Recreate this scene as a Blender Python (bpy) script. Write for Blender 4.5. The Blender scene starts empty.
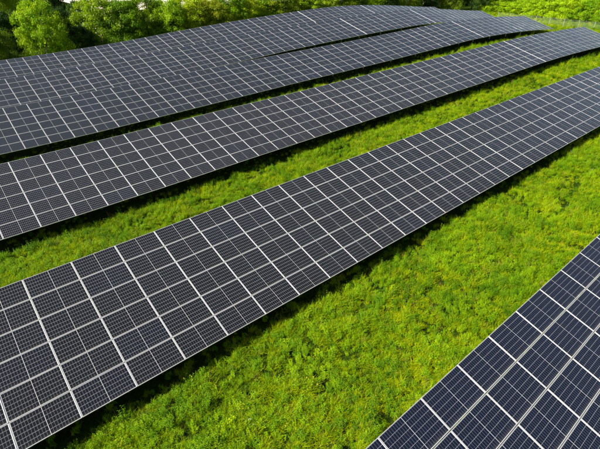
import bpy, bmesh, math, random
import numpy as np
from mathutils import Vector, Matrix, Euler
R = math.radians
random.seed(7); rng = np.random.default_rng(7)
S = bpy.context.scene
COL = S.collection

# ------------------------------------------------------------------ camera
cam = bpy.data.cameras.new('camera'); cam_o = bpy.data.objects.new('camera', cam); COL.objects.link(cam_o)
right = Vector((.7697, -.6385, -.0047)).normalized()
down = Vector((-.3446, -.4088, -.8452)); down = (down - right * down.dot(right)).normalized()
fwd = right.cross(down)
M = Matrix((right, -down, -fwd)).transposed().to_4x4()
M.translation = Vector((0.1873, -16.5478, 12.9716))
cam_o.matrix_world = M
cam.sensor_fit = 'HORIZONTAL'; cam.sensor_width = 36; cam.lens = 36 * 424 / 600
cam.clip_start = .1; cam.clip_end = 6000
S.camera = cam_o
# ------------------------------------------------------------------ sky, sun, exposure
SUN_EL = R(37); SX, SY = -.93, .36
w = bpy.data.worlds.new('World'); S.world = w; w.use_nodes = True
nt = w.node_tree; bg = nt.nodes['Background']
sky = nt.nodes.new('ShaderNodeTexSky'); sky.sky_type = 'NISHITA'; sky.sun_disc = False
sky.sun_elevation = SUN_EL; sky.sun_rotation = math.atan2(SX, SY)
sky.air_density = 1.0; sky.dust_density = 4.0; sky.ozone_density = 1.0
nt.links.new(sky.outputs[0], bg.inputs[0]); bg.inputs[1].default_value = .058
sl = bpy.data.lights.new('sun', 'SUN'); sl.energy = 5.0; sl.angle = R(.55); sl.color = (1, .94, .82)
so = bpy.data.objects.new('sun', sl); COL.objects.link(so)
hl = math.hypot(SX, SY)
sd = Vector((SX / hl * math.cos(SUN_EL), SY / hl * math.cos(SUN_EL), math.sin(SUN_EL)))
so.rotation_euler = sd.to_track_quat('Z', 'Y').to_euler(); so.location = (0, 0, 60)
S.view_settings.view_transform = 'Standard'; S.view_settings.look = 'None'
S.view_settings.exposure = 1.08; S.view_settings.gamma = 1
S.render.engine = 'CYCLES'
S.cycles.max_bounces = 6; S.cycles.transparent_max_bounces = 6

# ------------------------------------------------------------------ helpers
def tag(o, label=None, cat=None, group=None, kind=None):
    if label: o['label'] = label
    if cat: o['category'] = cat
    if group: o['group'] = group
    if kind: o['kind'] = kind
    return o
def link(o, parent=None):
    COL.objects.link(o)
    if parent: o.parent = parent
    return o
def empty(name, loc):
    o = bpy.data.objects.new(name, None); o.location = loc; o.empty_display_size = .3
    return link(o)
def mesh_np(name, v, f, mats=(), smooth=False, midx=None):
    me = bpy.data.meshes.new(name)
    v = np.asarray(v, np.float32); f = np.asarray(f, np.int32); n = f.shape[1]
    me.vertices.add(len(v)); me.vertices.foreach_set('co', v.ravel())
    me.loops.add(f.size); me.loops.foreach_set('vertex_index', f.ravel())
    me.polygons.add(len(f)); me.polygons.foreach_set('loop_start', np.arange(0, f.size, n, dtype=np.int32))
    if midx is not None: me.polygons.foreach_set('material_index', np.asarray(midx, np.int32))
    for m in mats: me.materials.append(m)
    me.update(calc_edges=True); me.validate()
    me.polygons.foreach_set('use_smooth', np.full(len(me.polygons), smooth, bool))
    return me
BF = [(0, 3, 2, 1), (4, 5, 6, 7), (0, 1, 5, 4), (1, 2, 6, 5), (2, 3, 7, 6), (3, 0, 4, 7)]
class MB:
    def __init__(s): s.v = []; s.f = []; s.m = []
    def box(s, a, b, m=0):
        x0, y0, z0 = a; x1, y1, z1 = b; k = len(s.v)
        s.v += [(x0, y0, z0), (x1, y0, z0), (x1, y1, z0), (x0, y1, z0), (x0, y0, z1), (x1, y0, z1), (x1, y1, z1), (x0, y1, z1)]
        s.f += [tuple(i + k for i in q) for q in BF]; s.m += [m] * 6
    def tube(s, pts, rad, n=6, m=0):
        pts = [Vector(p) for p in pts]; k = len(s.v)
        if not hasattr(rad, '__len__'): rad = [rad] * len(pts)
        for i, p in enumerate(pts):
            d = (pts[min(i + 1, len(pts) - 1)] - pts[max(i - 1, 0)]).normalized()
            a = d.orthogonal().normalized() if abs(d.z) < .9 else d.cross(Vector((1, 0, 0))).normalized()
            if abs(d.z) < .9: a = d.cross(Vector((0, 0, 1))).normalized()
            b = d.cross(a)
            for j in range(n):
                t = 2 * math.pi * (j + .5) / n
                s.v.append(tuple(p + (a * math.cos(t) + b * math.sin(t)) * rad[i]))
        for i in range(len(pts) - 1):
            for j in range(n):
                s.f.append((k + i * n + j, k + i * n + (j + 1) % n, k + (i + 1) * n + (j + 1) % n, k + (i + 1) * n + j)); s.m.append(m)
    def mesh(s, name, mats): return mesh_np(name, s.v, s.f, mats, midx=s.m)

def mat(name):
    m = bpy.data.materials.new(name); m.use_nodes = True
    nt = m.node_tree; return m, nt, nt.nodes['Principled BSDF']
def N(nt, typ, **kw):
    n = nt.nodes.new(typ)
    for k, v in kw.items(): setattr(n, k, v)
    return n
def inp(nt, sock, v):
    if isinstance(v, bpy.types.NodeSocket): nt.links.new(v, sock)
    else: sock.default_value = v
def math_(nt, op, a, b=0., c=None):
    n = N(nt, 'ShaderNodeMath', operation=op); inp(nt, n.inputs[0], a); inp(nt, n.inputs[1], b)
    if c is not None: inp(nt, n.inputs[2], c)
    return n.outputs[0]
def mixc(nt, f, a, b):
    n = N(nt, 'ShaderNodeMix', data_type='RGBA'); inp(nt, n.inputs[0], f)
    inp(nt, n.inputs[6], a if isinstance(a, bpy.types.NodeSocket) else (*a, 1))
    inp(nt, n.inputs[7], b if isinstance(b, bpy.types.NodeSocket) else (*b, 1))
    return n.outputs[2]
def noise(nt, vec, scale, detail=3., rough=.55):
    n = N(nt, 'ShaderNodeTexNoise'); inp(nt, n.inputs['Vector'], vec); n.inputs['Scale'].default_value = scale
    n.inputs['Detail'].default_value = detail; n.inputs['Roughness'].default_value = rough
    return n.outputs['Fac']
def ramp(nt, f, stops):
    n = N(nt, 'ShaderNodeValToRGB'); inp(nt, n.inputs[0], f); e = n.color_ramp.elements
    while len(e) < len(stops): e.new(.5)
    for i, (p, c) in enumerate(stops): e[i].position = p; e[i].color = (*c, 1)
    return n.outputs[0]

# ------------------------------------------------------------------ materials
def metal_mat(name, col, rough, metallic=.6):
    m, nt, b = mat(name)
    tc = N(nt, 'ShaderNodeTexCoord'); f = noise(nt, tc.outputs['Object'], 14., 3)
    c = mixc(nt, f, tuple(x * .86 for x in col), tuple(min(1, x * 1.08) for x in col))
    nt.links.new(c, b.inputs['Base Color']); b.inputs['Metallic'].default_value = metallic
    r = math_(nt, 'MULTIPLY_ADD', f, .2, rough - .1); nt.links.new(r, b.inputs['Roughness'])
    return m
M_FRAME = metal_mat('anodised aluminium frame', (.54, .55, .56), .42, .3)
M_GALV = metal_mat('galvanised steel', (.42, .44, .46), .5, .7)
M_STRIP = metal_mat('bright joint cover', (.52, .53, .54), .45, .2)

PU, PV = 1.751, 1.028           # panel size (landscape)
CP, UP = 1.761, 1.05            # pitch of the columns, pitch of the rows of panels
def glass_mat(name, lines=1., blue=0., edge=.60):
    m, nt, b = mat(name)
    tc = N(nt, 'ShaderNodeTexCoord'); sp = N(nt, 'ShaderNodeSeparateXYZ'); nt.links.new(tc.outputs['Object'], sp.inputs[0])
    x, y = sp.outputs[0], sp.outputs[1]
    ax = math_(nt, 'ABSOLUTE', x); ay = math_(nt, 'ABSOLUTE', y)
    # cell grid: 2 x 10 half cells along, 6 across
    px = (PU / 2 - .025 - .006) / 10; py = (PV / 2 - .019) / 3
    tx = math_(nt, 'PINGPONG', math_(nt, 'SUBTRACT', ax, .006), px / 2)     # 0 at a joint
    ty = math_(nt, 'PINGPONG', ay, py / 2)
    gx = math_(nt, 'LESS_THAN', tx, .0021); gy = math_(nt, 'LESS_THAN', ty, .0029)
    mid = math_(nt, 'LESS_THAN', ax, .0065)
    ex = math_(nt, 'GREATER_THAN', ax, PU / 2 - .025); ey = math_(nt, 'GREATER_THAN', ay, PV / 2 - .017)
    # fine busbars inside each cell
    bb = math_(nt, 'PINGPONG', math_(nt, 'ADD', ay, py / 18), py / 18)
    bus = math_(nt, 'LESS_THAN', bb, .0009)
    oi = N(nt, 'ShaderNodeObjectInfo')
    rnd = oi.outputs['Random']
    sh = math_(nt, 'MULTIPLY', noise(nt, tc.outputs['Object'], 1.2, 2), .6)
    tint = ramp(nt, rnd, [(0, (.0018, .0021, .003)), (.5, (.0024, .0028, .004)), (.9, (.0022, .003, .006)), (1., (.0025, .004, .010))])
    tint = mixc(nt, blue, tint, (.0022, .006, .022))  # blue reflection of the zenith sky put into the cell colour
    # every cell a touch different
    fl = N(nt, 'ShaderNodeCombineXYZ')
    nt.links.new(math_(nt, 'FLOOR', math_(nt, 'DIVIDE', x, px)), fl.inputs[0]); nt.links.new(math_(nt, 'FLOOR', math_(nt, 'DIVIDE', y, py)), fl.inputs[1]); nt.links.new(rnd, fl.inputs[2])
    wn = N(nt, 'ShaderNodeTexWhiteNoise', noise_dimensions='3D'); nt.links.new(fl.outputs[0], wn.inputs['Vector'])
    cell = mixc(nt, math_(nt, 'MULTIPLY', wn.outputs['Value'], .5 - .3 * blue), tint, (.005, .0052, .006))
    c = mixc(nt, math_(nt, 'MULTIPLY', bus, .5 * lines), cell, (.07, .07, .075))
    if lines < .5: c = mixc(nt, .055, c, (.24, .28, .34))   # fine joints averaged in, plus a bluish far sheen put into the colour
    c = mixc(nt, math_(nt, 'MULTIPLY', gx, lines), c, (.20, .22, .26)); c = mixc(nt, math_(nt, 'MULTIPLY', gy, lines), c, (.34, .36, .40)); c = mixc(nt, ey, c, (.36, .37, .38)); c = mixc(nt, mid, c, (.40, .41, .42)); c = mixc(nt, ex, c, (edge, edge, edge * 1.02))
    # a film of dust, more towards the lower edge
    dn = noise(nt, tc.outputs['Object'], 5., 4)
    low = N(nt, 'ShaderNodeMapRange'); nt.links.new(y, low.inputs[0]); low.inputs[1].default_value = -PV / 2 + .16; low.inputs[2].default_value = -PV / 2 + .012
    low = math_(nt, 'MULTIPLY', math_(nt, 'POWER', low.outputs[0], 2.), math_(nt, 'MULTIPLY', dn, .12))
    dust = math_(nt, 'ADD', math_(nt, 'MULTIPLY', dn, .006), low)
    c = mixc(nt, dust, c, (.38, .36, .32))
    nt.links.new(c, b.inputs['Base Color'])
    b.inputs['Roughness'].default_value = .17; b.inputs['IOR'].default_value = 1.42 if lines > .5 else 1.5
    b.inputs['Sheen Weight'].default_value = .06; b.inputs['Sheen Roughness'].default_value = .22
    nt.links.new(math_(nt, 'MULTIPLY_ADD', dn, .05, .12), b.inputs['Roughness'])
    return m
M_GLASS = glass_mat('solar cells under glass'); M_GLASS_BLUE = glass_mat('cells tinted with sky reflection', .8, .75); M_GLASS_FINE = glass_mat('solar cells with averaged joints and painted sheen', .2, 0., .50)

def leaf_mat(name, stops, trans=.35, wscale=.35, rough=.55, tcol=1.35, patch=None):
    m, nt, b = mat(name)
    geo = N(nt, 'ShaderNodeNewGeometry'); oi = N(nt, 'ShaderNodeObjectInfo')
    f = noise(nt, geo.outputs['Position'], wscale, 3)
    f2 = noise(nt, geo.outputs['Position'], 9., 2)
    k = math_(nt, 'ADD', math_(nt, 'MULTIPLY', f, .75), math_(nt, 'MULTIPLY', oi.outputs['Random'], .30))
    k = math_(nt, 'ADD', k, math_(nt, 'MULTIPLY_ADD', f2, .40, -.24))
    c = ramp(nt, k, stops)
    nt.links.new(c, b.inputs['Base Color']); b.inputs['Roughness'].default_value = rough
    b.inputs['Specular IOR Level'].default_value = .12
    t = N(nt, 'ShaderNodeBsdfTranslucent'); tc = N(nt, 'ShaderNodeMix', data_type='RGBA', blend_type='MULTIPLY')
    tc.inputs[0].default_value = 1; nt.links.new(c, tc.inputs[6]); tc.inputs[7].default_value = (tcol, tcol * 1.05, .5, 1)
    nt.links.new(tc.outputs[2], t.inputs[0])
    mx = N(nt, 'ShaderNodeMixShader'); mx.inputs[0].default_value = trans
    nt.links.new(b.outputs[0], mx.inputs[1]); nt.links.new(t.outputs[0], mx.inputs[2])
    nt.links.new(mx.outputs[0], nt.nodes['Material Output'].inputs[0])
    return m
G_STOPS = [(.25, (.075, .16, .002)), (.42, (.19, .30, .002)), (.60, (.34, .42, .003)), (.8, (.45, .48, .004)), (.95, (.48, .43, .012))]
M_GRASS = leaf_mat('meadow grass blades', G_STOPS, .32, .22)
M_WEED = leaf_mat('meadow weed leaves', [(.25, (.045, .13, .002)), (.48, (.13, .27, .003)), (.72, (.28, .42, .003)), (.95, (.44, .49, .006))], .28, .3)
M_DRY = leaf_mat('dry stems', [(.2, (.20, .15, .04)), (.7, (.34, .27, .07)), (1, (.42, .36, .12))], .2, .8)
def flat_mat(name, col, rough=.6):
    m, nt, b = mat(name); tc = N(nt, 'ShaderNodeTexCoord'); f = noise(nt, tc.outputs['Object'], 20., 2)
    nt.links.new(mixc(nt, f, tuple(x * .75 for x in col), col), b.inputs['Base Color']); b.inputs['Roughness'].default_value = rough
    return m
M_YEL = flat_mat('yellow petals', (.80, .60, .02)); M_WHT = flat_mat('white petals', (.78, .78, .70))
M_BARK = flat_mat('bark', (.13, .10, .07), .9)
M_PALE = flat_mat('pale bark', (.34, .30, .24), .9)
M_POST = flat_mat('pale fence post', (.34, .36, .28), .7)
M_WIRE = flat_mat('fence wire', (.46, .50, .44), .5)

def ground_mat():
    m, nt, b = mat('meadow soil and thatch')
    geo = N(nt, 'ShaderNodeNewGeometry'); P = geo.outputs['Position']
    f = noise(nt, P, .25, 4); g = noise(nt, P, 7., 5, .7)
    k = math_(nt, 'ADD', math_(nt, 'MULTIPLY', f, .5), math_(nt, 'MULTIPLY', g, .5))
    c = ramp(nt, k, [(.3, (.006, .012, .002)), (.5, (.018, .036, .003)), (.62, (.04, .07, .004)), (.8, (.08, .10, .010))])
    nt.links.new(c, b.inputs['Base Color']); b.inputs['Roughness'].default_value = 1.; b.inputs['Specular IOR Level'].default_value = .02
    bp = N(nt, 'ShaderNodeBump'); bp.inputs['Strength'].default_value = .8; bp.inputs['Distance'].default_value = .08
    nt.links.new(g, bp.inputs['Height']); nt.links.new(bp.outputs[0], b.inputs['Normal'])
    return m
M_GROUND = ground_mat()

# ------------------------------------------------------------------ terrain
def sm(xs, zs):
    xs = np.array(xs, float); zs = np.array(zs, float)
    g = np.arange(-200, 400, 1.); z = np.interp(g, xs, zs)
    k = np.exp(-.5 * (np.arange(-12, 13) / 3.2) ** 2); k /= k.sum()
    z = np.convolve(np.pad(z, 12, 'edge'), k, 'valid')
    return lambda x: np.interp(x, g, z)
P5 = sm([-200, 300], [.12, .12])
P4 = sm([-200, 300], [0, 0])
P3 = sm([-50, 4, 10, 15, 25, 34, 48, 62, 70, 77, 84, 90, 100, 130], [0, 0, .08, .18, .27, .40, .55, .78, .70, .52, .36, .02, -.15, 0])
P2 = sm([-50, 6, 10, 16, 20, 29, 35, 44, 54, 64, 72, 82, 92, 105, 130], [0, 0, .07, .25, .34, .60, .72, .90, 1.18, 1.50, 1.42, 1.08, .38, -.1, 0])
P1 = sm([-50, 2, 7, 11, 14, 17, 21, 31, 35, 41, 49, 53, 66, 72, 79, 88, 95, 108, 130], [-.1, -.1, -.06, .1, .24, .40, .62, 1.04, 1.32, 1.56, 1.86, 1.98, 2.25, 2.12, 1.72, .9, .25, 0, 0])
P0 = sm([-50, 5, 9, 12, 16, 19, 23, 28, 34, 43, 54, 61, 68, 74, 81, 93, 105, 130], [-.1, -.06, 0, .08, .24, .36, .58, .96, 1.36, 1.80, 2.25, 2.46, 2.30, 1.98, 1.42, .38, .1, 0])
PROF = [(-16., P5), (-3., P4), (10., P3), (22.7, P2), (34.2, P1), (45., P0), (62., P0)]
def h(x, y):
    x = np.asarray(x, float); y = np.asarray(y, float)
    Z = np.stack([p(x) for _, p in PROF] + [0 * x]); ys = [a for a, _ in PROF] + [140.]
    out = np.where(y <= ys[0], Z[0], 0.)
    for i in range(len(ys) - 1):
        t = np.clip((y - ys[i]) / (ys[i + 1] - ys[i]), 0, 1)
        out = np.where((y > ys[i]) & (y <= ys[i + 1]), Z[i] * (1 - t) + Z[i + 1] * t, out)
    return out
gx = np.concatenate([[-3000, -1500, -700, -300, -150, -80, -50, -35], np.arange(-25, 141, 1.), [150, 170, 200, 260, 350, 500, 800, 1500, 3000, 5000]])
gy = np.concatenate([[-3000, -1500, -700, -300, -150, -80, -50], np.arange(-35, 81, 1.), [90, 100, 120, 140, 170, 220, 300, 450, 700, 1200, 2500, 5000]])
GX, GY = np.meshgrid(gx, gy)
GZ = h(GX, GY)
near = (np.abs(GX - 55) < 80) & (np.abs(GY - 22) < 58)
GZ = GZ + np.where(near, rng.normal(0, .012, GX.shape), 0)
nx, ny = len(gx), len(gy)
i = (np.arange(ny - 1)[:, None] * nx + np.arange(nx - 1)[None]).ravel()
o = bpy.data.objects.new('ground', mesh_np('ground', np.stack([GX.ravel(), GY.ravel(), GZ.ravel()], 1), np.stack([i, i + 1, i + nx + 1, i + nx], 1), [M_GROUND], True))
tag(link(o), kind='structure')
# pale stubble field seen over the hedge
m, nt_, b_ = mat('pale dry stubble'); g_ = N(nt_, 'ShaderNodeNewGeometry')
c_ = ramp(nt_, noise(nt_, g_.outputs['Position'], .05, 5), [(.3, (.62, .56, .42)), (.7, (.78, .74, .62))]); nt_.links.new(c_, b_.inputs['Base Color']); b_.inputs['Roughness'].default_value = .9
fx = np.array([42, 70, 110, 170, 240, 330.]); fy = np.array([108., 150, 220, 330, 520, 900])
FX, FY = np.meshgrid(fx, fy); FZ = h(FX, FY) * 0 + .0
FZ = np.where(FY < 140, h(FX, FY) + .25, .25)
i = (np.arange(5)[:, None] * 6 + np.arange(5)[None]).ravel()
o = bpy.data.objects.new('stubble_field', mesh_np('stubble_field', np.stack([FX.ravel(), FY.ravel(), FZ.ravel()], 1), np.stack([i, i + 1, i + 7, i + 6], 1), [m]))
tag(link(o), kind='structure')

# ------------------------------------------------------------------ solar tables
TH = math.atan2(3.27, 11.85); HT = .85 + 6 * UP * math.sin(TH)
def frame_verts():
    a, b, t, wd, dp = PU / 2, PV / 2, .018, .011, .0035
    v, f = [], []
    rings = [(a, b, -t), (a, b, t), (a - wd, b - wd, t), (a - wd, b - wd, t - dp)]
    for x, y, z in rings: v += [(-x, -y, z), (x, -y, z), (x, y, z), (-x, y, z)]
    for r in range(3):
        for j in range(4): f.append((r * 4 + j, r * 4 + (j + 1) % 4, r * 4 + 4 + (j + 1) % 4, r * 4 + 4 + j))
    return v, f
FV, FF = frame_verts()
def lam():
    a, b = PU / 2 - .0112, PV / 2 - .0112; m_ = MB(); m_.box((-a, -b, .006), (a, b, .0135)); return m_
L_ = lam()
ME_GLASS = mesh_np('solar_panel', L_.v, L_.f, [M_GLASS])
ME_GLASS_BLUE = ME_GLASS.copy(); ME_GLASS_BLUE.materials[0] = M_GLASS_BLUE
ME_FRAME = mesh_np('frame', FV, FF, [M_FRAME])
k_ = len(L_.v)
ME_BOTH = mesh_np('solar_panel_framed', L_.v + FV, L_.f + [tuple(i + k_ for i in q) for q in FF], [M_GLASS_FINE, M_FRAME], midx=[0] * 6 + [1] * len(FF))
# post, rafter
mb = MB(); mb.box((-.04, -.06, -.5), (.04, -.054, 1)); mb.box((-.04, .054, -.5), (.04, .06, 1)); mb.box((-.004, -.054, -.5), (.004, .054, 1)); ME_POST = mb.mesh('leg', [M_GALV])
mb = MB(); mb.box((-.03, -3.0, -.07), (.03, 3.0, -.062)); mb.box((-.03, -3.0, -.008), (.03, 3.0, 0)); mb.box((-.004, -3.0, -.062), (.004, 3.0, -.008)); ME_RAFT = mb.mesh('rafter', [M_GALV])
mb = MB(); mb.box((-.028, -3.14, -.012), (.028, 3.14, .028)); ME_STRIP = mb.mesh('joint_glint', [M_STRIP])  # strip added to stand for the bright glint of the frame sides

GRP = 'tilted solar tables standing in long parallel rows'
def table(Yt, phase, k0, k1, prof, shift, label, split, glint=None, glass=None):
    x0 = phase + k0 * CP + shift; x1 = phase + k1 * CP + shift
    xc = (x0 + x1) / 2; yc = Yt - 3 * UP * math.cos(TH)
    root = empty('solar_table', (xc, yc, float(prof(xc)))); tag(root, label, 'solar table', GRP)
    inv = root.location
    def place(x, s, zoff=0.):          # s: distance up the slope from the table's middle line
        g = float(prof(x)); sl = float(prof(x + .9) - prof(x - .9)) / 1.8
        z = HT - 3 * UP * math.sin(TH) + g
        Rm = Matrix.Rotation(-math.atan(sl), 4, 'Y') @ Matrix.Rotation(TH, 4, 'X')
        p = Vector((x, yc, z)) + Rm @ Vector((0, s, zoff))
        Rm.translation = p - inv
        return Rm
    for k in range(k0, k1):
        x = phase + (k + .5) * CP + shift
        cj = random.gauss(0, R(.10))
        for j in range(6):
            s = (2.5 - j) * UP
            mx = place(x, s) @ Euler((random.gauss(0, R(.22)), cj + random.gauss(0, R(.15)), random.gauss(0, R(.04)))).to_matrix().to_4x4()
            p = bpy.data.objects.new('solar_panel', (glass or ME_GLASS) if split else ME_BOTH); p.matrix_local = mx; link(p, root)
            if split:
                fr = bpy.data.objects.new('frame', ME_FRAME); link(fr, p)
    for k in range(k0, k1 + 1, 3):     # supports
        x = phase + k * CP + shift + (.3 if k == k0 else -.3 if k == k1 else 0)
        r = bpy.data.objects.new('rafter', ME_RAFT); r.matrix_local = place(x, 0, -.085); link(r, root)
        for s in (1.9, -1.2):
            l = bpy.data.objects.new('leg', ME_POST); top = place(x, s, -.16).translation
            gz = float(prof(x)) - inv.z; hh = top.z - gz
            l.matrix_local = Matrix.Translation((top.x, top.y, gz)) @ Matrix.Diagonal((1, 1, hh, 1)); link(l, root)
    for s in (2.55, .95, -.95, -2.55):
        mb = MB(); xs = np.arange(x0 + .02, x1, 1.5).tolist() + [x1 - .02]
        mb.tube([place(x, s, -.053).translation for x in xs], .040, 4)
        link(bpy.data.objects.new('purlin', mb.mesh('purlin', [M_GALV])), root)
    if glint:
        c = bpy.data.objects.new('joint_glint', ME_STRIP); c.matrix_local = place(x0 - .06, 0, 0.); link(c, root)
    return root
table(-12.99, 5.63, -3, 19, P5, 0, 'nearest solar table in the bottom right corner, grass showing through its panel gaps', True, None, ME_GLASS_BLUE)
table(0, 0, -4, 39, P4, 0, 'broad central solar table running from the lower left corner to the right edge', True)
table(12.95, -.08, -4, 34, P3, 0, 'long solar table directly behind the broad central one, left of its bright joint', True)
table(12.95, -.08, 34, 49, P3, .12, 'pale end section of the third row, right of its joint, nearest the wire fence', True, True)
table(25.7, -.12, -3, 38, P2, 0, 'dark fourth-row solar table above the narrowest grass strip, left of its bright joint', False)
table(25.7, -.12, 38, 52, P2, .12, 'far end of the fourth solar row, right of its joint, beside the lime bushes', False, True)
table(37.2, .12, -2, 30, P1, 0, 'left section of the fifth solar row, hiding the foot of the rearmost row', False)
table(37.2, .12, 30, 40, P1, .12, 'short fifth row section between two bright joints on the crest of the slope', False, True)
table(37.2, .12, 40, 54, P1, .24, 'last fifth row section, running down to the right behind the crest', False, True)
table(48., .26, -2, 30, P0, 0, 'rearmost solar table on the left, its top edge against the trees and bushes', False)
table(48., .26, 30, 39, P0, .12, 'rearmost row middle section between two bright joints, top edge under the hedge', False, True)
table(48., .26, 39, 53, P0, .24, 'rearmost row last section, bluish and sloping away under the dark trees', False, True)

# ------------------------------------------------------------------ meadow plants (stuff)
def blades(n, spread, hmin, hmax, wid, lean, segs=3):
    v, f = [], []
    for _ in range(n):
        a = random.uniform(0, 2 * math.pi); r = spread * math.sqrt(random.random())
        bx, by = r * math.cos(a), r * math.sin(a); H = random.uniform(hmin, hmax); d = random.uniform(0, 2 * math.pi)
        L = lean * random.uniform(.3, 1.3); w_ = wid * random.uniform(.6, 1.3); t2 = random.uniform(0, math.pi)
        wx, wy = math.cos(t2) * w_ / 2, math.sin(t2) * w_ / 2; k = len(v)
        for s in range(segs + 1):
            t = s / segs; ww = 1 - t ** 2 * .92
            cx = bx + math.cos(d) * L * t * t * H; cy = by + math.sin(d) * L * t * t * H; cz = H * (t - .25 * L * t * t)
            v += [(cx - wx * ww, cy - wy * ww, cz), (cx + wx * ww, cy + wy * ww, cz)]
        for s in range(segs): f.append((k + 2 * s, k + 2 * s + 1, k + 2 * s + 3, k + 2 * s + 2))
    return v, f, [0] * len(f)
def leaf(v, f, m, p, d, n, L, W, mi=0):
    s = d.cross(n).normalized(); k = len(v)
    v += [tuple(p), tuple(p + d * L * .5 + s * W / 2 + n * L * .08), tuple(p + d * L - n * L * .1), tuple(p + d * L * .5 - s * W / 2 + n * L * .08)]
    f.append((k, k + 1, k + 2, k + 3)); m.append(mi)
def weed(n_st, spread, H, nl, L, W, top=None):
    v, f, m = [], [], []
    for _ in range(n_st):
        a = random.uniform(0, 6.283); r = spread * math.sqrt(random.random()); b = Vector((r * math.cos(a), r * math.sin(a), 0))
        hh = H * random.uniform(.6, 1.15); ln = Vector((random.gauss(0, .18), random.gauss(0, .18), 1)).normalized()
        k = len(v); q = b + ln * hh; v += [tuple(b + Vector((-.004, 0, 0))), tuple(b + Vector((.004, 0, 0))), tuple(q + Vector((.002, 0, 0))), tuple(q + Vector((-.002, 0, 0)))]; f.append((k, k + 1, k + 2, k + 3)); m.append(0)
        for i in range(nl):
            t = (i + .5) / nl; p = b + ln * hh * (.1 + .9 * t); a = i * 2.4 + random.random()
            d = Vector((math.cos(a), math.sin(a), random.uniform(.0, .7))).normalized()
            nn = Vector((-d.x * d.z, -d.y * d.z, 1)).normalized()
            sc = (1.1 - .55 * t) * random.uniform(.7, 1.2)
            leaf(v, f, m, p, d, nn, L * sc, W * sc)
        if top:
            for _ in range(7):
                a = random.uniform(0, 6.283); d = Vector((math.cos(a), math.sin(a), .5)).normalized()
                leaf(v, f, m, q + d * .006, d, Vector((0, 0, 1)), .015, .013, 1)
    return v, f, m
def proto(name, vfm, mats): 
    me = mesh_np(name, vfm[0], vfm[1], mats, midx=vfm[2]); return bpy.data.objects.new(name, me)
def coll(name, obs):
    c = bpy.data.collections.new(name)
    for ob in obs: c.objects.link(ob)
    return c
PROT = coll('meadow_kinds', [
    proto('a_tuft', blades(46, .16, .14, .30, .013, .9), [M_GRASS]),
    proto('b_tuft', blades(40, .12, .20, .38, .012, .6), [M_GRASS]),
    proto('c_tuft', blades(44, .20, .10, .22, .016, 1.2), [M_GRASS]),
    proto('d_weed', weed(9, .13, .26, 12, .075, .034), [M_WEED]),
    proto('e_weed', weed(7, .16, .20, 12, .09, .05), [M_WEED]),
    proto('f_weed', weed(8, .09, .38, 16, .065, .024), [M_WEED]),
    proto('g_dry', blades(16, .12, .24, .46, .006, .5), [M_DRY]),
    proto('h_flower', weed(6, .15, .30, 8, .06, .025, True), [M_WEED, M_YEL]),
    proto('i_flower', weed(5, .14, .26, 8, .06, .022, True), [M_GRASS, M_WHT]),
])
WGT = np.array([.26, .18, .17, .14, .09, .10, .03, .004, .0007]); WGT /= WGT.sum()
def vnoise(x, y, s, seed):
    r = np.random.default_rng(seed); T = r.random((64, 64)); x = x / s; y = y / s
    xi = np.floor(x).astype(int); yi = np.floor(y).astype(int); fx = x - xi; fy = y - yi; fx = fx * fx * (3 - 2 * fx); fy = fy * fy * (3 - 2 * fy)
    g = lambda a, b: T[a % 64, b % 64]
    return (g(xi, yi) * (1 - fx) + g(xi + 1, yi) * fx) * (1 - fy) + (g(xi, yi + 1) * (1 - fx) + g(xi + 1, yi + 1) * fx) * fy
CX, CY = .2, -16.5
pts = []
def scatter(xa, xb, ya, yb, dens, smul=1., lowfrac=0.):
    n = int((xb - xa) * (yb - ya) * dens * 1.3); x = rng.uniform(xa, xb, n); y = rng.uniform(ya, yb, n)
    c = vnoise(x, y, .95, 3) * .28 + vnoise(x, y, .47, 4) * .36 + vnoise(x, y, .23, 6) * .36
    keep = rng.random(n) < -.18 + 1.8 * c
    x, y, c = x[keep], y[keep], c[keep]; n = len(x)
    s = smul * (.14 + 1.3 * c + .35 * vnoise(x, y, 3.7, 5) ** 2) * rng.uniform(.8, 1.2, n)
    # heights of tall weeds cluster
    wc = vnoise(x, y, .9, 9)
    idx = np.array([0] * n)
    u = rng.random(n); cs = np.cumsum(WGT); idx = np.searchsorted(cs, u)
    idx = np.where((wc > .66) & (rng.random(n) < .6), rng.choice([3, 5, 4, 5], n), idx)
    pts.append(np.stack([x, y, h(x, y), s, idx], 1))
EDGE = 6 * UP * math.cos(TH)
tops = [-12.99, 0, 12.95, 25.7, 37.2, 48.]
# corridor by corridor, denser and finer near the camera
for ti in range(1, 6):
    lo = tops[ti - 1] - .3; hi = tops[ti] - EDGE - .22
    for xa, xb in ((-12, 4), (4, 14), (14, 24), (24, 38), (38, 60), (60, 84), (84, 112)):
        if ti == 5 and xb < 30: continue
        d = math.hypot((xa + xb) / 2 - CX, (lo + hi) / 2 - CY)
        dens = 75 if d < 19 else 60 if d < 26 else 46 if d < 38 else 30 if d < 52 else 17 if d < 75 else 11
        scatter(xa, xb, lo, hi, dens, 1 if d < 38 else 1.15 if d < 60 else 1.4)
    # sparse growth in the shade of the tables
    scatter(-12, 100, hi, hi + .7, 9, .9)
    scatter(-10, 60 if ti < 4 else 90, tops[ti] - EDGE + .5, tops[ti] - 2.2, 4, .7)
scatter(0, 26, -24, -19, 10, 1); scatter(2, 30, -18.5, -13.5, 6, .8)
scatter(88, 124, 8, 56, 8, 1.5); scatter(50, 112, -12, -7, 12, 1.3)
scatter(0, 112, 48.2, 56, 8, 1.5)
A = np.concatenate(pts).astype(np.float32)
me = bpy.data.meshes.new('meadow_grass'); me.vertices.add(len(A)); me.vertices.foreach_set('co', A[:, :3].ravel())
at = me.attributes.new('scl', 'FLOAT', 'POINT'); at.data.foreach_set('value', A[:, 3])
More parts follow.
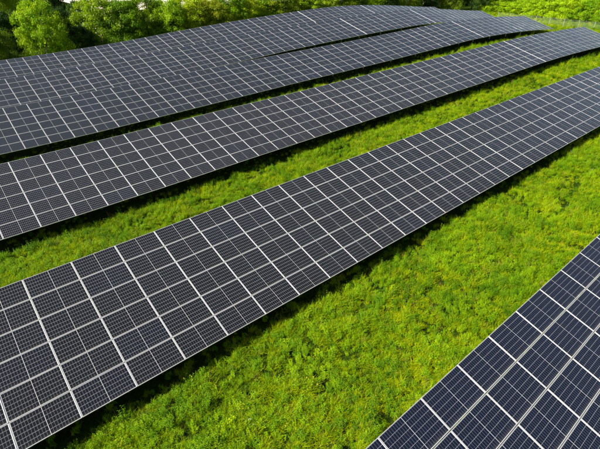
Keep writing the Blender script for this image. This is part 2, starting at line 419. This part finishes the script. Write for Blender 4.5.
at = me.attributes.new('kind_index', 'INT', 'POINT'); at.data.foreach_set('value', A[:, 4].astype(np.int32))
rot = np.stack([rng.normal(0, .12, len(A)), rng.normal(0, .12, len(A)), rng.uniform(0, 6.283, len(A))], 1).astype(np.float32)
at = me.attributes.new('rot', 'FLOAT_VECTOR', 'POINT'); at.data.foreach_set('vector', rot.ravel())
mo = bpy.data.objects.new('meadow_grass', me); link(mo)
tag(mo, 'lush yellow-green meadow grass and weeds growing between the solar rows', 'grass', kind='stuff')
ng = bpy.data.node_groups.new('plant_scatter', 'GeometryNodeTree')
ng.interface.new_socket('Geometry', in_out='INPUT', socket_type='NodeSocketGeometry'); ng.interface.new_socket('Geometry', in_out='OUTPUT', socket_type='NodeSocketGeometry')
gi = ng.nodes.new('NodeGroupInput'); go = ng.nodes.new('NodeGroupOutput')
ip = ng.nodes.new('GeometryNodeInstanceOnPoints'); ci = ng.nodes.new('GeometryNodeCollectionInfo'); ci.inputs[0].default_value = PROT
ci.inputs['Separate Children'].default_value = True; ip.inputs['Pick Instance'].default_value = True
def attr(nm, ty):
    a = ng.nodes.new('GeometryNodeInputNamedAttribute'); a.data_type = ty; a.inputs[0].default_value = nm; return a.outputs[0]
L = ng.links.new
L(gi.outputs[0], ip.inputs['Points']); L(ci.outputs[0], ip.inputs['Instance']); L(attr('kind_index', 'INT'), ip.inputs['Instance Index'])
L(attr('rot', 'FLOAT_VECTOR'), ip.inputs['Rotation']); L(attr('scl', 'FLOAT'), ip.inputs['Scale']); L(ip.outputs[0], go.inputs[0])
mo.modifiers.new('scatter', 'NODES').node_group = ng
print('plants', len(A))

# ------------------------------------------------------------------ trees and hedge
KM = {
 'bright': leaf_mat('bright green leaves', [(.25, (.07, .17, .004)), (.5, (.19, .34, .005)), (.75, (.35, .47, .007))], .24, .5),
 'lime': leaf_mat('lime green leaves', [(.25, (.11, .24, .003)), (.5, (.27, .42, .004)), (.75, (.42, .54, .006))], .24, .5),
 'yellow': leaf_mat('yellow green leaves', [(.25, (.09, .17, .004)), (.5, (.23, .35, .005)), (.75, (.38, .45, .008))], .24, .6),
 'olive': leaf_mat('olive leaves', [(.25, (.06, .12, .005)), (.5, (.16, .24, .007)), (.75, (.30, .33, .012))], .24, .6),
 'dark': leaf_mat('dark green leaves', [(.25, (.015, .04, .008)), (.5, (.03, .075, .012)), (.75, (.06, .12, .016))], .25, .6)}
def crown_mesh(seed, nclump, nleaf, squat, leafsz):
    r = np.random.default_rng(seed)
    # clumps along an uneven crown of radius ~1 (x, y) and height ~1 (z 0..1)
    ph = r.uniform(0, 2 * np.pi, 6); C_, S_ = [], []
    for _ in range(nclump):
        z = r.beta(1.3, 1.1); a = r.uniform(0, 2 * np.pi)
        prof = math.sqrt(max(0.04, 1 - (abs(z - squat) / (1.02 - squat if z > squat else squat + .42)) ** 2.2))
        rr = prof * (.80 + .16 * math.sin(2 * a + ph[0]) + .12 * math.sin(3 * a + ph[1] + 3 * z)) * r.uniform(.18, 1.12) ** .5
        C_.append((rr * math.cos(a), rr * math.sin(a), .05 + z * .88)); S_.append(r.uniform(.07, .17) * (1.0 if z > .25 else 1.4))
    C_ = np.array(C_); S_ = np.array(S_)
    per = r.multinomial(nleaf, S_ ** 2 / (S_ ** 2).sum()); Vs, Ns = [], []
    for c, s, n in zip(C_, S_, per):
        d = r.normal(0, 1, (n, 3)); d /= np.linalg.norm(d, axis=1)[:, None]; d[:, 2] = np.where(d[:, 2] < -.3, -d[:, 2], d[:, 2])
        rad = s * (.35 + .75 * r.random(n) ** .8)[:, None] * (1 + .35 * np.sin(5 * d[:, :1] + c[0] * 9) * np.sin(5 * d[:, 1:2] + c[1] * 9))
        Vs.append(c + d * rad * np.array([1, 1, .72])); Ns.append(d)
    P = np.concatenate(Vs); D = np.concatenate(Ns); n = len(P)
    nn = D + r.normal(0, .55, (n, 3)); nn[:, 2] += .35; nn /= np.linalg.norm(nn, axis=1)[:, None]
    t = np.cross(nn, r.normal(0, 1, (n, 3))); t /= np.linalg.norm(t, axis=1)[:, None]; b = np.cross(nn, t)
    L_ = leafsz * r.uniform(.6, 1.35, n)[:, None]; W_ = L_ * .62
    v = np.stack([P - t * L_, P - b * W_ * .7 + nn * L_ * .15, P + t * L_, P + b * W_ * .7 + nn * L_ * .15], 1).reshape(-1, 3)
    return mesh_np('crown', v, np.arange(4 * n).reshape(-1, 4))
SPEC = [(11, 170, 30000, .42, .021), (12, 240, 34000, .46, .019), (13, 200, 32000, .38, .020), (14, 260, 36000, .45, .018), (15, 220, 32000, .48, .020), (16, 240, 33000, .4, .020)]
CROWNS = [crown_mesh(*s) for s in SPEC]
for c in CROWNS: c.materials.append(KM['bright'])
def trunk_mesh(seed):
    r = random.Random(seed); mb = MB()
    pts_ = [(0, 0, -.04), (r.gauss(0, .01), r.gauss(0, .01), .2), (r.gauss(0, .03), r.gauss(0, .03), .42), (r.gauss(0, .05), r.gauss(0, .05), .72)]
    mb.tube(pts_, [.030, .022, .016, .005], 8)
    for k in range(6):
        t = r.uniform(.3, .95); i = 1 if t < .6 else 2; p = Vector(pts_[i]).lerp(Vector(pts_[i + 1]), r.random() * .8); a = k * 1.05 + r.random()
        q = p + Vector((math.cos(a) * .18, math.sin(a) * .18, .12)); s = q + Vector((math.cos(a) * .13, math.sin(a) * .13, .17))
        mb.tube([p, q, s], [.010, .006, .002], 5)
    return mb.mesh('trunk', [M_BARK])
TRUNKS = [trunk_mesh(s) for s in range(3)]
SH = Vector((1, 1, 1))
TREES = [  # x, y, height above z=0, radius, kind, name, label
(13.8, 57, 7.3, 4.0, 'bright', 'tree', 'round bright green tree with loose crown standing forward at the left'),
(6.4, 56.5, 4.6, 2.7, 'olive', 'bush', 'brownish bush cut by the left edge of the photo just behind the solar panels'),
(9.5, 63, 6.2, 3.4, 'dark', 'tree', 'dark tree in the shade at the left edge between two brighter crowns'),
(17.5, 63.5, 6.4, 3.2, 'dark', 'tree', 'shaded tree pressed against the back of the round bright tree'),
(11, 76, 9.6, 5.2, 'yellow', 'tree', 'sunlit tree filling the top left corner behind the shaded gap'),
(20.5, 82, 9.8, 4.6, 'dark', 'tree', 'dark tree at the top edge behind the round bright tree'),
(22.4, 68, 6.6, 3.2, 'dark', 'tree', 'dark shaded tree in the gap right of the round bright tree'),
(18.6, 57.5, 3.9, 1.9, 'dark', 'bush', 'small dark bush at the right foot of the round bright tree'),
(22.4, 59, 7.1, 3.4, 'blossom', 'hawthorn', 'pale blossoming hawthorn starting the long hedge beside the dark gap'),
(25.7, 58, 6.8, 2.9, 'bright', 'hedge_tree', 'green hedge tree immediately right of the pale blossoming hawthorn'),
(29.7, 59, 6.9, 3.4, 'yellow', 'hedge_tree', 'yellow-green hedge tree, second to the right of the blossoming hawthorn'),
(33.0, 57.4, 6.5, 3.0, 'bright', 'hedge_tree', 'green hedge tree below the widest white gap at the top edge'),
(37.2, 59, 6.5, 3.3, 'yellow', 'hedge_tree', 'yellowish hedge tree at the right end of the widest white gap'),
(40.3, 57.6, 6.2, 3.0, 'olive', 'hedge_tree', 'olive hedge tree left of the tall one between two white gaps'),
(44.3, 58.4, 7.2, 3.3, 'bright', 'hedge_tree', 'tall green hedge tree between two white gaps at the top edge'),
(48.4, 57.6, 6.2, 2.9, 'yellow', 'hedge_tree', 'yellow hedge tree under the second white gap, above the rearmost panels'),
(53.2, 60, 6.9, 3.5, 'bright', 'hedge_tree', 'broad green hedge tree just before the first bright joint of the rear row'),
(57.4, 57.6, 6.6, 3.1, 'olive', 'hedge_tree', 'olive hedge tree directly above the first bright joint of the rear row'),
(62.4, 58.4, 7.2, 3.6, 'yellow', 'hedge_tree', 'yellow-green hedge tree right of the first bright joint of the rear row'),
(68.5, 58.4, 7.2, 3.4, 'blossom', 'hawthorn', 'white-flecked hawthorn above the highest point of the rear solar row'),
(75.3, 59.4, 7.4, 3.9, 'olive', 'hedge_tree', 'olive tree right of the white-flecked hawthorn on the crest'),
(82.5, 60.4, 7.4, 3.8, 'bright', 'hedge_tree', 'fresh green tree where the rear row starts to slope away'),
(91, 62, 8.0, 4.6, 'dark', 'tree', 'dark green tree beyond the sloping rear row, left of an olive one'),
(98, 60, 7.4, 4.4, 'olive', 'tree', 'olive tree between two darker ones behind the end of the rear row'),
(106.3, 60, 7.0, 4.6, 'dark', 'tree', 'deep green tree right of the olive one behind the end of the rear row'),
(113.3, 57, 6.6, 4.6, 'olive', 'tree', 'mixed olive tree above the far right corner of the fifth row'),
(112, 70, 8.4, 5.4, 'dark', 'tree', 'dark tree of the far line left of the large dark tree'),
(126, 68, 8.8, 5.6, 'dark', 'tree', 'dark tree of the far line straight behind the large dark tree'),
(98, 72, 8.0, 5.2, 'dark', 'tree', 'dark tree of the far line behind the olive and deep green pair'),
(136, 52, 8.4, 5.4, 'dark', 'tree', 'dark tree between the large dark tree and the pale bare trunk'),
(120, 54, 7.6, 5.0, 'dark', 'tree', 'large dark tree behind the meeting point of the two rear rows'),
(123, 48, 4.8, 3.6, 'bright', 'bush', 'leafy green bush in front of the large dark tree, left end of the lime hedge'),
(146, 60, 9.5, 6.4, 'dark', 'tree', 'dark tree high behind the lime hedge, nearest the left end of it'),
(158, 52, 9.5, 6.4, 'dark', 'tree', 'dark tree high behind the lime hedge, right of the pale bare trunk'),
(121.0, 42.2, 2.7, 3.0, 'lime', 'bush', 'low lime bush with feathery top at the tip of the fourth row'),
(119.8, 37.4, 4.0, 3.1, 'lime', 'bush', 'lime green bush left of the fence, second in the low hedge'),
(118.6, 32.6, 4.6, 3.2, 'lime', 'bush', 'lime green bush behind the left part of the wire fence'),
(117.6, 27.8, 5.0, 3.2, 'lime', 'bush', 'lime green bush behind the middle of the wire fence'),
(116.8, 23.0, 4.3, 3.0, 'lime', 'bush', 'rounded lime bush just left of the dark cleft in the hedge'),
(116.2, 17.2, 5.6, 3.3, 'lime', 'bush', 'big rounded lime bush right of the dark cleft, by the right edge'),
(115.0, 11.0, 5.4, 3.4, 'bright', 'bush', 'green bush cut off by the right edge of the photo'),
(128, 40, 6.6, 4.6, 'lime', 'tree', 'taller lime tree behind the hedge, left of centre above the fence'),
(127, 30, 7.6, 4.8, 'lime', 'tree', 'taller lime tree rising above the wire fence and its hedge'),
(126, 20, 7.8, 4.8, 'bright', 'tree', 'tall green tree rising over the right end of the hedge'),
(140, 36, 10.0, 6.0, 'bright', 'tree', 'tree in the farthest line at the top edge, above the fence'),
(140, 20, 10.0, 6.0, 'lime', 'tree', 'tree in the farthest line reaching the top right corner'),
]
petal_mesh = None
for i, (x, y, H_, rad, kind, nm, lab) in enumerate(TREES):
    z = float(h(x, y)); H = H_ - z + (.35 if y < 63 and x < 60 else 0)
    t = empty(nm, (x, y, z)); tag(t, lab, 'bush' if nm == 'bush' else 'tree', 'trees and bushes bordering the solar field')
    t.rotation_euler = (0, 0, random.uniform(0, 6.28))
    zs = -.05 if nm in ('bush', 'hedge_tree', 'hawthorn') else .03
    c = bpy.data.objects.new('crown', CROWNS[i % 6]); c.location = (0, 0, zs * H); wd = rad * (1.5 if nm in ('hedge_tree', 'hawthorn', 'bush') else 1.08); c.scale = (wd, wd * random.uniform(.9, 1.1), H * (.99 - zs) * 1.07)
    link(c, t)
    c.material_slots[0].link = 'OBJECT'; c.material_slots[0].material = KM['yellow' if kind == 'blossom' else kind]
    k = bpy.data.objects.new('trunk', TRUNKS[i % 3]); k.scale = (H * 1.1,) * 2 + (H,); link(k, t)
    if kind == 'blossom':
        r = np.random.default_rng(50 + i); src = CROWNS[i % 6]; co = np.empty(len(src.vertices) * 3, np.float32); src.vertices.foreach_get('co', co)
        co = co.reshape(-1, 4, 3).mean(1); q = co[(co[:, 2] > .35)]; q = q[r.random(len(q)) < np.where(vnoise(q[:, 0] * 9, q[:, 1] * 9, 1.8, 8) > .6, .12, .008)]
        d = r.normal(0, 1, (len(q), 3, 3)) * .011; tri = (q[:, None] * 1.02 + d).reshape(-1, 3)
        bl = bpy.data.objects.new('blossom', mesh_np('blossom', tri, np.arange(len(tri)).reshape(-1, 3), [M_WHT])); bl.location = c.location; bl.scale = c.scale
        tag(bl, kind='stuff'); link(bl, t)
# pale bare trunk standing in front of the dark trees
mb = MB(); mb.tube([(0, 0, -.2), (.1, .05, 2.5), (.0, .1, 5), (.3, .2, 8)], [.28, .22, .17, .06], 8); mb.tube([(.0, .1, 5), (.9, .2, 6.2), (1.2, .3, 7.6)], [.1, .07, .02], 6); mb.tube([(.1, .05, 3.6), (-.7, .2, 5.0), (-.9, .2, 6.6)], [.09, .06, .02], 6)
o = bpy.data.objects.new('bare_trunk', mb.mesh('bare_trunk', [M_PALE])); o.location = (131.5, 43.5, 0); link(o)
tag(o, 'pale bare tree trunk standing against the dark trees above the lime hedge', 'dead tree')

# ------------------------------------------------------------------ wire fence by the right-hand hedge
FP = [(106.5, 6.0 + 3.0 * i) for i in range(12)]
FP = [(x + .04 * i, y) for i, (x, y) in enumerate(FP)]
fr = empty('wire_fence', (*FP[0], float(h(*FP[0])))); tag(fr, 'pale wire mesh fence with slim posts in front of the lime hedge', 'fence')
bz = fr.location
mb = MB(); mb.tube([(0, 0, -.3), (0, 0, 1.6)], .035, 8); mb.box((-.04, -.04, 1.6), (.04, .04, 1.62)); ME_FP = mb.mesh('post', [M_POST])
for i, (x, y) in enumerate(FP):
    p = bpy.data.objects.new('post', ME_FP); p.location = Vector((x, y, float(h(x, y)))) - bz; link(p, fr)
mb = MB()
def seg(a, b, wd, vertical):
    (x0, y0, z0), (x1, y1, z1) = a, b; k = len(mb.v)
    if vertical: mb.v += [(x0, y0 - wd, z0), (x0, y0 + wd, z0), (x1, y1 + wd, z1), (x1, y1 - wd, z1)]
    else: mb.v += [(x0, y0, z0 - wd), (x1, y1, z1 - wd), (x1, y1, z1 + wd), (x0, y0, z0 + wd)]
    mb.f.append((k, k + 1, k + 2, k + 3)); mb.m.append(0)
for i in range(len(FP) - 1):
    (x0, y0), (x1, y1) = FP[i], FP[i + 1]; z0, z1 = float(h(x0, y0)) - bz.z, float(h(x1, y1)) - bz.z
    for q in np.arange(.08, 1.55, .11): seg((x0 - bz.x, y0 - bz.y, z0 + q), (x1 - bz.x, y1 - bz.y, z1 + q), .002, False)
    for t in np.arange(.03, 1, .045):
        x, y, z = x0 + (x1 - x0) * t - bz.x, y0 + (y1 - y0) * t - bz.y, z0 + (z1 - z0) * t; seg((x, y, z + .05), (x, y, z + 1.53), .0018, True)
tag(link(bpy.data.objects.new('wire_mesh', mb.mesh('wire_mesh', [M_WIRE])), fr), kind='stuff')
